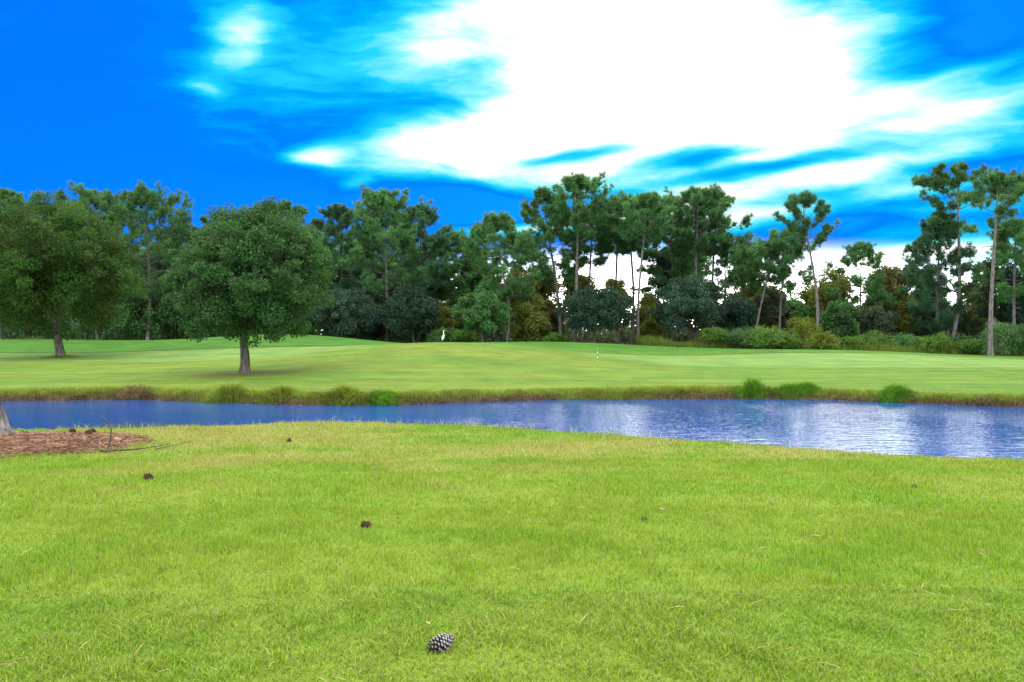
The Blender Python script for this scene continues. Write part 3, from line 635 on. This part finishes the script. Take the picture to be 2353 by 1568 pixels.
SL = ['feathery green shrub right of the broadest dark oak trunk', 'dark leafy shrub under the dark bushy tree', 'bright shrub below the hard-leaning pine', 'bright shrub below the thin open pine', 'tall pale yellow sapling-like shrub left of the lone high trunk', 'low yellow-flowered shrub at the foot of the lone high trunk', 'round clipped-looking shrub right of the lone high trunk',
      'low green shrub left on top of the right mound', 'rounded bright shrub right on top of the right mound', 'small yellow-flowered shrub right of the mound-top shrubs', 'wide dark green shrub left of the tallest right-hand pine', 'grassy shrub at the foot of the tiered pine', 'grassy shrub between the two tall right-hand trunks', 'tall dark shrub right of the open airy pine foot', 'tall dark shrub at the right edge of the photo', 'low shrub under the rusty brown tree', 'grassy shrub left of the dome-topped oak', 'small shrub directly behind the egret']
for i, ((px, d, by, hw, hp, lm), lab) in enumerate(zip(SHRUBS, SL)):
    loc = at_d(px, d); k = d / FD; h = hp * k * 1.05
    broadleaf(lab, loc, h, h * .5, (hw * k * (1.15 if i % 3 else .9), hw * k * .9, h * (.45, .55, .62)[i % 3]), 5200, .20, .085, 600 + i, lm, B_OAK, .05, h * .3, 46, .3, 'shrub', 'shrub', 'shrubs along the wood edge', limbs=7, stems=3, cut=.08, lobes=.45, sprigs=26)
M_WEED = leafy("weed_blades", (.065, .140, .018), (.175, .215, .044), .35, .6, .2, .5)
def undergrowth():
    rng = np.random.default_rng(5); A = Acc()
    x = rng.uniform(14, 62, 52000); y = 83 + rng.uniform(0, 9, 52000) - .10 * np.maximum(0, x - 24) - .06 * np.maximum(0, x - 36)
    blades(A, x, y, H(x, y) - .03, rng, np.clip(.85 + .55 * vnoise(x, y, .5, 4), .3, 1.7), .06, .28)
    x = rng.uniform(-72, 14, 30000); y = 96 + rng.uniform(0, 6, 30000); blades(A, x, y, H(x, y) - .03, rng, .6 + .3 * vnoise(x, y, .5, 4), .06, .3)
    A.build('undergrowth', M_WEED)['kind'] = 'stuff'
undergrowth()

# ------------------------------------------------------------------ grasses of the pond banks
M_BANK = leafy("bank_grass_blades", (.110, .190, .022), (.270, .300, .060), .4, .6, .2, 1.6)
M_BANK_LUSH = leafy("bank_clump_blades", (.070, .200, .016), (.160, .320, .032), .4, .6, .2, 1.6)
M_DEAD = leafy("dead_thatch", (0.090, 0.062, 0.036), (0.324, 0.240, 0.144), .25, .8, .1, 1.5)
def bank():
    rng = np.random.default_rng(11); A = Acc(); D = Acc()
    n = 90000; x = rng.uniform(-30, 34, n); o = rng.uniform(0, 1, n) ** 1.6 * 1.3 + .12; y = d_far(x) + o
    tall = .5 + .5 * vnoise(x, 0 * x, .55, 21); hg = (.13 + .32 * np.clip(tall, 0, 1) ** 1.4) * (1 - .6 * sm(o, .3, 1.2))
    blades(A, x, y, H(x, y) - .02, rng, hg, .016, .55, 0, 2)
    n = 80000; x = rng.uniform(-30, 34, n); y = d_far(x) + rng.uniform(-.2, .08, n); kind = vnoise(x, 0 * x, .8, 22) + .5 * rng.normal(size=n)
    k = kind > -.5; blades(D, x[k], y[k], H(x[k], y[k]) + .02, rng, .13, .018, 1.0, 0, 2)
    k = ~k; blades(A, x[k], y[k], H(x[k], y[k]), rng, .16, .016, .8, 0, 2)
    A.build('bank_grass', M_BANK)['kind'] = 'stuff'; D.build('dead_grass', M_DEAD)['kind'] = 'stuff'
bank()
def oak_ring():
    rng = np.random.default_rng(51); A = Acc(); n = 1500; r = rng.normal(size=(n, 2)) * np.array([.75, .35]); x, y = r[:, 0], r[:, 1]
    z = H(x + l1[0], y + l1[1]) - l1[2]; blades(A, x, y, z, rng, .30 * np.exp(-(x / 1.3) ** 2), .03, .5, 0, 2)
    o = A.build('grass_tussock', M_BANK); o.location = l1; tag(o, 'ring of uncut grass round the foot of the leaning oak', 'grass tussock')
oak_ring()
def clump(px, py, hw, hp, lab, seed, m):
    rng = np.random.default_rng(seed); x0 = px2x(px, 28.5); d = float(d_far(np.array([x0]))[0]) + .15; loc = (px2x(px, d), d, Hs(px2x(px, d), d)); k = d / FD
    A = Acc(); n = int(45 * hw); r = rng.normal(size=(n, 2)) * np.array([hw * k * .52, .16]); x, y = r[:, 0], r[:, 1]; z = H(x + loc[0], y + loc[1]) - loc[2]
    edge = np.exp(-(x / (hw * k)) ** 2 * 1.2) * (.8 + .45 * vnoise(x, y, 5.0, seed)); blades(A, x, y, z, rng, hp * k * .72 * edge, .024, .55, 0, 2)
    o = A.build('grass_tussock', m); o.location = loc; tag(o, lab, 'grass tussock', 'tall tussocks on the far bank')
for a in [(1728, 905, 46, 46, 'tall fresh green tussock, left of the pair right of the pond middle', 41, M_BANK_LUSH), (1830, 905, 62, 40, 'widest green tussock on the far bank, under the lone high pine', 42, M_BANK_LUSH), (2052, 910, 48, 44, 'round deep green tussock alone toward the right end of the far bank', 43, M_BANK_LUSH),
          (520, 912, 66, 54, 'olive tussock below the round lawn oak', 44, M_BANK), (880, 915, 44, 42, 'dark green tussock overhanging the water below the egret mound', 45, M_BANK_LUSH), (790, 915, 70, 44, 'broad yellowish tussock left of the dark green overhanging one', 46, M_BANK),
          (310, 902, 50, 34, 'brownish tussock on the far bank below the gap of the lawn oaks', 47, M_DEAD), (640, 915, 60, 40, 'grey-green shaggy tussock right of the olive one', 48, M_BANK), (2240, 915, 60, 34, 'brown dry tussock near the right end of the far bank', 49, M_DEAD)]:
    clump(*a)

# ------------------------------------------------------------------ the near lawn, blade by blade
def grass_material():
    m, t, out = mat("lawn_blades")
    g = t.n('ShaderNodeNewGeometry'); c, _ = turf_colour(t, g.outputs['Position'])
    hs = t.n('ShaderNodeHueSaturation'); t.put(hs.inputs['Color'], c)
    r = g.outputs['Random Per Island']
    t.put(hs.inputs['Value'], t.mr(r, 0, 1, .62, 1.45, False)); t.put(hs.inputs['Hue'], t.mr(t.m('FRACT', t.m('MULTIPLY', r, 17.0)), 0, 1, .488, .508, False))
    cc = t.mix(t.mr(t.m('FRACT', t.m('MULTIPLY', r, 53.0)), .90, .97), hs.outputs[0], (.30, .27, .12))
    p = bsdf(t, cc, .55, .25)
    tr = t.n('ShaderNodeBsdfTranslucent'); t.put(tr.inputs[0], t.mix(1.0, cc, (1.2, 1.25, .6), 'MULTIPLY'))
    mx = t.n('ShaderNodeMixShader'); mx.inputs[0].default_value = .35
    t.nt.links.new(p.outputs[0], mx.inputs[1]); t.nt.links.new(tr.outputs[0], mx.inputs[2]); t.nt.links.new(mx.outputs[0], out.inputs[0])
    return m
def lawn():
    rng = np.random.default_rng(3); A = Acc()
    for (y0, y1, dens, hg, wd) in [(2.6, 5.2, 9000, .042, .0058), (5.2, 8, 5000, .042, .0078), (8, 12, 2300, .044, .011), (12, 20, 1050, .048, .015)]:
        hw = .74 * y1 + 3.6; n = int(dens * 2 * hw * (y1 - y0)); x = rng.uniform(-hw, hw, n); y = rng.uniform(y0, y1, n)
        k = (np.abs(x) < .74 * y + 3.6) & (y < d_near(x) + .7)
        k &= (((x + 8.7) / 2.25) ** 2 + ((y - 13.7) / 2.0) ** 2 + .25 * vnoise(x, y, 2.5, 9)) > rng.uniform(.55, 1.15, n)
        x, y = x[k], y[k]
        hv = 1 + .40 * vnoise(x, y, 2.3, 14) + .45 * vnoise(x, y, 8.0, 15) + .2 * vnoise(x, y, 19.0, 16)
        blades(A, x, y, H(x, y) - .004, rng, hg * np.clip(hv, .72, 1.9), wd, .62, 0, 2 if y1 < 8 else 1)
    A.build('grass', grass_material())['kind'] = 'stuff'
lawn()
def seed_stems():
    rng = np.random.default_rng(13); A = Acc(); n = 1500
    x = rng.uniform(-9.5, 6, n); x = x[vnoise(x, 0 * x, 2.2, 31) + .8 * rng.normal(size=n) > .2]; y = d_near(x) + rng.uniform(-.15, .75, len(x)); z = H(x, y); blades(A, x, y, z, rng, .19, .008, .5, 0, 2)
    A.build('seed_grass', leafy("pale_seed_stems", (.24, .25, .14), (.42, .43, .30), .3, .7, .1, 2))['kind'] = 'stuff'
seed_stems()

# ------------------------------------------------------------------ near pine, its straw, fallen branch, cones
M_STRAW = leafy("pine_straw_needles", (.125, .058, .035), (.33, .195, .125), .1, .7, .15, 3, .6)
def flat_needles(A, x, y, z, rng, ln, w, tilt=.15):
    n = len(x); a = rng.uniform(0, np.pi * 2, n); t = rng.normal(size=n) * tilt; L = ln * rng.uniform(.5, 1.2, n)
    d = np.stack([np.cos(a) * np.cos(t), np.sin(a) * np.cos(t), np.sin(t)], -1) * (L * .5)[:, None]; s = np.stack([-np.sin(a), np.cos(a), rng.normal(size=n) * .6], -1) * w * .5
    C = np.stack([x, y, z], -1); C2 = C + np.array([0, 0, 1.0]) * (L * .06)[:, None]
    V = np.stack([C - d - s, C - d + s, C2 + s, C2 - s, C + d], 1).reshape(-1, 3); i = np.arange(n)[:, None] * 5
    A.add(V, i + np.array([[0, 1, 2, 3]])); A.f.append((i + np.array([[3, 2, 4]]) + (A.n - 5 * n), 0))
def straw():
    rng = np.random.default_rng(17); A = Acc(); n = 30000
    x = -8.7 + rng.normal(size=n) * 1.3; y = 13.7 + rng.normal(size=n) * 1.05
    q = ((x + 8.7) / 2.25) ** 2 + ((y - 13.7) / 2.0) ** 2; k = (q + .25 * vnoise(x, y, 2.5, 9)) < 1.12; x, y, q = x[k], y[k], q[k]
    z = H(x, y) + rng.uniform(0, .12, len(x)) * np.clip(1.2 - q, .1, 1); flat_needles(A, x, y, z, rng, .22, .008, .2)
    A.build('pine_straw', M_STRAW)['kind'] = 'stuff'
    B = Acc(); n = 420; y = 3 + 13 * rng.uniform(0, 1, n) ** 1.3; x = rng.uniform(-.7, .7, n) * y; k = y < d_near(x) - .3; x, y = x[k], y[k]
    flat_needles(B, x, y, H(x, y) + .035, rng, .13, .0032, .3); B.build('fallen_needles', leafy("dry_needles", (.30, .19, .07), (.46, .36, .18), .1, .7, .15, 3))['kind'] = 'stuff'
straw()
def near_pine():
    bk = bark("near_pine_bark", (.030, .024, .026), (.26, .23, .23), 11, 1.0)
    d = 14.7; x = px2x(-22, d); loc = (x, d, Hs(x, d))
    r = pine('grey-barked pine trunk at the left edge, rooted in the pine straw by the water', loc, 17, 10.5, 2.6, (-1.9, .4), 55, M_PINE, bk, .9, 18, .24, group=None, snags=2)
    rng = np.random.default_rng(56); T = Acc()
    for a in (-.3, -1.2, .5, 1.5, 2.6, -2.2):       # root flares
        s = np.linspace(0, 1, 6)[:, None]; P = np.array([math.cos(a), math.sin(a), 0]) * (.10 + .40 * s) + np.array([0, 0, 1]) * (.62 * (1 - s) ** 2.2 - .08)
        T.tube(P, np.linspace(.12, .07, 6), 10, True, 0, .16, rng)
    T.build('root_flare', bk, r, True)
near_pine()
B_TWIG = bark("twig_bark", (.05, .038, .028), (.14, .11, .085), 30)
def branch():
    g = ground_at(243, 1042); loc = (g[0], g[1], g[2]); k = g[1] / FD; T = Acc(); rng = np.random.default_rng(61)
    def pt(px, py, dy=0): return np.array([(px - 243) * k, dy, (1042 - py) * k + .02])
    root = empty('fallen_branch', loc); tag(root, 'crooked dead branch with one arching twig, beside the pine straw', 'branch')
    def spl(P, r0, r1, n=12):
        P = np.array(P); s = np.linspace(0, len(P) - 1, n); Q = np.stack([np.interp(s, range(len(P)), P[:, i]) for i in range(3)], -1)
        for _ in range(2): Q[1:-1] = (Q[:-2] + 2 * Q[1:-1] + Q[2:]) / 4
        T.tube(Q, np.linspace(r0, r1, n), 6, True, 0, .05, rng)
    lay = lambda px, dy: np.array([(px - 243) * k, dy, Hs(loc[0] + (px - 243) * k, loc[1] + dy) - loc[2] + .05])
    spl([pt(241, 1044), pt(254, 1022), pt(257, 995), pt(254, 978), pt(244, 966), pt(222, 955)], .016, .005, 18)
    spl([lay(238, -.08), lay(262, .05), lay(290, .08), lay(318, .35), lay(338, .8)], .020, .006, 16)
    spl([lay(285, .08), lay(300, .35), lay(312, .38)], .009, .003, 8); spl([lay(272, .05), lay(282, -.15), lay(296, -.25)], .008, .003, 8)
    spl([lay(350, .1), lay(358, .6), lay(366, 1.3)], .008, .003, 8)
    T.build('limb', B_TWIG, root, True)
branch()

M_CONE_D = plain("cone_scale_dark", (.035, .022, .018), .7, .2); M_CONE_G = plain("cone_scale_tip_grey", (.275, .262, .275), .8, .15, .35, 60); M_CONE_B = plain("cone_scale_tip_brown", (.13, .075, .05), .8, .15, .3, 60)
def cone_mesh(L, R, rows, openn, tipm, seed):
    rng = np.random.default_rng(seed); core = Acc(); s = np.linspace(0, 1, 12); prof = np.sin(np.pi * (s ** .8 * .84 + .12)) ** .75
    core.tube(np.stack([0 * s, 0 * s, (s - .5) * L * .94], -1), R * .62 * prof, 12)
    sc = Acc(); n = rows
    for i in range(n):
        u = (i + .5) / n; a = i * 2.39996; z = (u - .5) * L; r = R * math.sin(math.pi * (u ** .8 * .80 + .15)) ** .7
        out = np.array([math.cos(a), math.sin(a), 0]); up = np.array([0, 0, 1.0]); side = np.array([-math.sin(a), math.cos(a), 0])
        ax = unit(out * (1 - .25 * openn) + up * (.9 - 1.1 * openn + .5 * u)); nr = unit(np.cross(side, ax))
        w = 2.5 * R / math.sqrt(n) * (2.15 - .6 * openn) * (.55 + .45 * math.sin(math.pi * u)); b = out * r * .45 + up * z; t = out * r * rng.uniform(.94, 1.06) + up * z + ax * R * (.10 + .25 * openn) * rng.uniform(.5, 1.6) + side * w * rng.normal() * .10; th = w * .34 * rng.uniform(.7, 1.2)
        V = [b - side * w * .3, b + side * w * .3, t - side * w * .5 - nr * th * .4, t + side * w * .5 - nr * th * .4, t + nr * th - side * w * .30, t + nr * th + side * w * .30, t + ax * w * .42 + nr * th * .25]
        sc.add(V, [[0, 1, 3, 2], [0, 4, 5, 1]], 0); sc.f.append((np.array([[2, 3, 6], [3, 5, 6], [5, 4, 6], [4, 2, 6]]) + sc.n - 7, 1)); sc.f.append((np.array([[0, 2, 4], [1, 5, 3]]) + sc.n - 7, 0))
    return core.mesh('core', M_CONE_D, True), sc.mesh('scales', [M_CONE_D, tipm])
GREY = cone_mesh(.145, .041, 92, .02, M_CONE_G, 1); BROWN = cone_mesh(.085, .040, 60, .75, M_CONE_B, 2)
def cone(px, py, lab, meshes, yaw, pitch, sc=1.0, dz=.035):
    g = ground_at(px, py); root = empty('pine_cone', (g[0], g[1], g[2] + dz * sc))
    root.rotation_euler = (math.radians(90 - pitch), 0, math.radians(yaw)); root.scale = (sc,) * 3
    tag(root, lab, 'pine cone', 'pine cones on the ground'); link('core', meshes[0], root); link('scales', meshes[1], root)
cone(1014, 1494, 'grey closed pine cone lying in the grass nearest the viewer', GREY, 128, 14, .96, .038)
cone(841, 1212, 'dark brown open pine cone in mid lawn, up-left of the grey cone', BROWN, 10, -50, .85, .02)
cone(341, 1102, 'flattened brown pine cone on the lawn below the pine straw', BROWN, 88, 3, 1.2, .012)
cone(665, 1016, 'small dark pine cone on the lawn close to the pond edge', BROWN, 30, 60, .8)
cone(167, 1005, 'reddish pine cone on the straw, near the trunk side', BROWN, 70, 5, 1.2, .09); cone(204, 1009, 'dark pine cone pointing right on the straw, left of the arching twig', BROWN, 120, 8, 1.3, .08)
cone(213, 1002, 'dark pine cone farthest back on the straw edge', BROWN, 80, 5, 1.2, .07); cone(2101, 1121, 'dark pine cone alone on the right part of the lawn', BROWN, 80, 5, .7, .01)
cone(1480, 1196, 'half-buried small brown cone right of the lawn middle', BROWN, 60, 10, .6, .005)
M_DLEAF = leafy("dead_leaf", (.26, .14, .08), (.40, .24, .16), .2, .6, .3, 5); M_GLEAF = leafy("green_leaf", (.05, .22, .06), (.07, .26, .08), .3, .5, .3, 5)
def leaf(px, py, lab, m, sz, yaw, dz=.04):
    g = ground_at(px, py); A = Acc(); n = 7; s = np.linspace(0, 1, n); w = np.sin(np.pi * s ** .8) * .32
    V = [];
    for a, b in zip(s, w): V += [[(a - .5), -b, .10 * b + .12 * (a - .5) ** 2 * 2], [(a - .5), 0, .12 * (a - .5) ** 2 * 2 - .02], [(a - .5), b, .14 * b + .12 * (a - .5) ** 2 * 2]]
    A.add(np.array(V) * sz, [[3 * i + j, 3 * i + 3 + j, 3 * i + 4 + j, 3 * i + 1 + j] for i in range(n - 1) for j in (0, 1)])
    o = A.build('fallen_leaf', m, None, True); o.location = (g[0], g[1], g[2] + dz); o.rotation_euler = (.35, .2, yaw); tag(o, lab, 'leaf', 'fallen leaves')
leaf(1521, 1178, 'pinkish dry leaf on the right half of the lawn', M_DLEAF, .07, .5); leaf(984, 1451, 'small tan leaf just behind the grey cone', M_DLEAF, .05, 1.4); leaf(73, 1006, 'green leaf on the straw beside the near trunk', M_GLEAF, .13, .1, .12); leaf(104, 1022, 'smaller green leaf on the middle of the straw', M_GLEAF, .09, .8, .12)
leaf(1623, 1193, 'brown dead leaf right of the pinkish one', M_DLEAF, .05, 2.0); leaf(272, 1018, 'curled orange-brown leaf on the straw right of the arching twig', M_DLEAF, .16, .3, .07)

# ------------------------------------------------------------------ egret and marker stick
def egret():
    g = at_d(1019, 63.0); root = empty('egret', g); tag(root, 'white egret standing upright on the crest of the middle mound', 'bird')
    mw = plain("egret_feathers", (.80, .80, .80), .7, .2, .05); mb = plain("egret_bill", (.62, .42, .08), .5, .3); ml = plain("egret_legs", (.03, .03, .03), .6, .3)
    P = np.array([[-.10, 0, .17], [-.085, 0, .24], [-.055, 0, .34], [-.02, 0, .45], [.012, 0, .54], [.028, 0, .61], [.025, 0, .69], [.008, 0, .77], [-.004, 0, .85], [.002, 0, .91], [.028, 0, .945], [.065, 0, .948], [.105, 0, .940]])
    R = np.array([.012, .062, .105, .105, .075, .045, .031, .026, .025, .026, .034, .032, .014]); n = len(P); s = np.linspace(0, n - 1, 48)
    Q = np.stack([np.interp(s, range(n), P[:, i]) for i in range(3)], -1); r = np.interp(s, range(n), R)
    for _ in range(3):
        Q[1:-1] = (Q[:-2] + 2 * Q[1:-1] + Q[2:]) / 4; r[1:-1] = (r[:-2] + 2 * r[1:-1] + r[2:]) / 4
    A = Acc(); A.tube(Q, r, 16); b = A.build('body', mw, root, True)
    A = Acc(); A.tube([[.098, 0, .942], [.15, 0, .938], [.225, 0, .928]], [.013, .010, .002], 8); A.build('bill', mb, root, True)
    for sd in (-1, 1):
        A = Acc(); A.tube([[-.045, .03 * sd, .30], [-.05, .03 * sd, .17], [-.035, .03 * sd, .0]], [.012, .009, .008], 6)
        for a in (-.5, 0, .5): A.tube([[-.035, .03 * sd, .006], [-.035 + .08 * math.cos(a), .03 * sd + .08 * math.sin(a), .006]], [.006, .003], 5)
        A.build('leg', ml, root, True)
    for sd in (-1, 1):   # small dark eye on each side of the head
        A = Acc(); A.tube([[.060, .026 * sd, .952], [.060, .035 * sd, .952]], [.006, .003], 8); A.build('eye', ml, root, True)
    root.rotation_euler = (0, 0, -.25)
egret()
def stick():
    g = ground_at(1373, 828); h = 28 / FD * g[1]; root = empty('marker_stick', g); tag(root, 'black and white banded marker stick upright in the putting green', 'marker stick')
    m, t, out = mat("banded_paint"); tcn = t.n('ShaderNodeTexCoord'); sp = t.n('ShaderNodeSeparateXYZ'); t.put(sp.inputs[0], tcn.outputs['Object'])
    band = t.m('LESS_THAN', t.m('FRACT', t.m('DIVIDE', sp.outputs[2], h / 2.75)), .45); c = t.mix(band, (.62, .62, .60), (.012, .014, .012)); p = bsdf(t, c, .4, .5); t.nt.links.new(p.outputs[0], out.inputs[0])
    A = Acc(); A.tube([[0, 0, -.1], [0, 0, h * .5], [0, 0, h]], [.028, .027, .025], 12); A.build('pole', m, root, True)
    A = Acc(); A.tube([[0, 0, h], [0, 0, h + .03], [0, 0, h + .05]], [.034, .034, .015], 12); A.build('knob', plain("stick_knob_paint", (.02, .025, .02), .4, .5), root, True)
    A = Acc(); A.tube([[0, 0, -.06], [0, 0, .012]], [.06, .055], 16); A.build('cup', plain("stick_cup_paint", (.7, .7, .68), .5, .4), root, True)
stick()
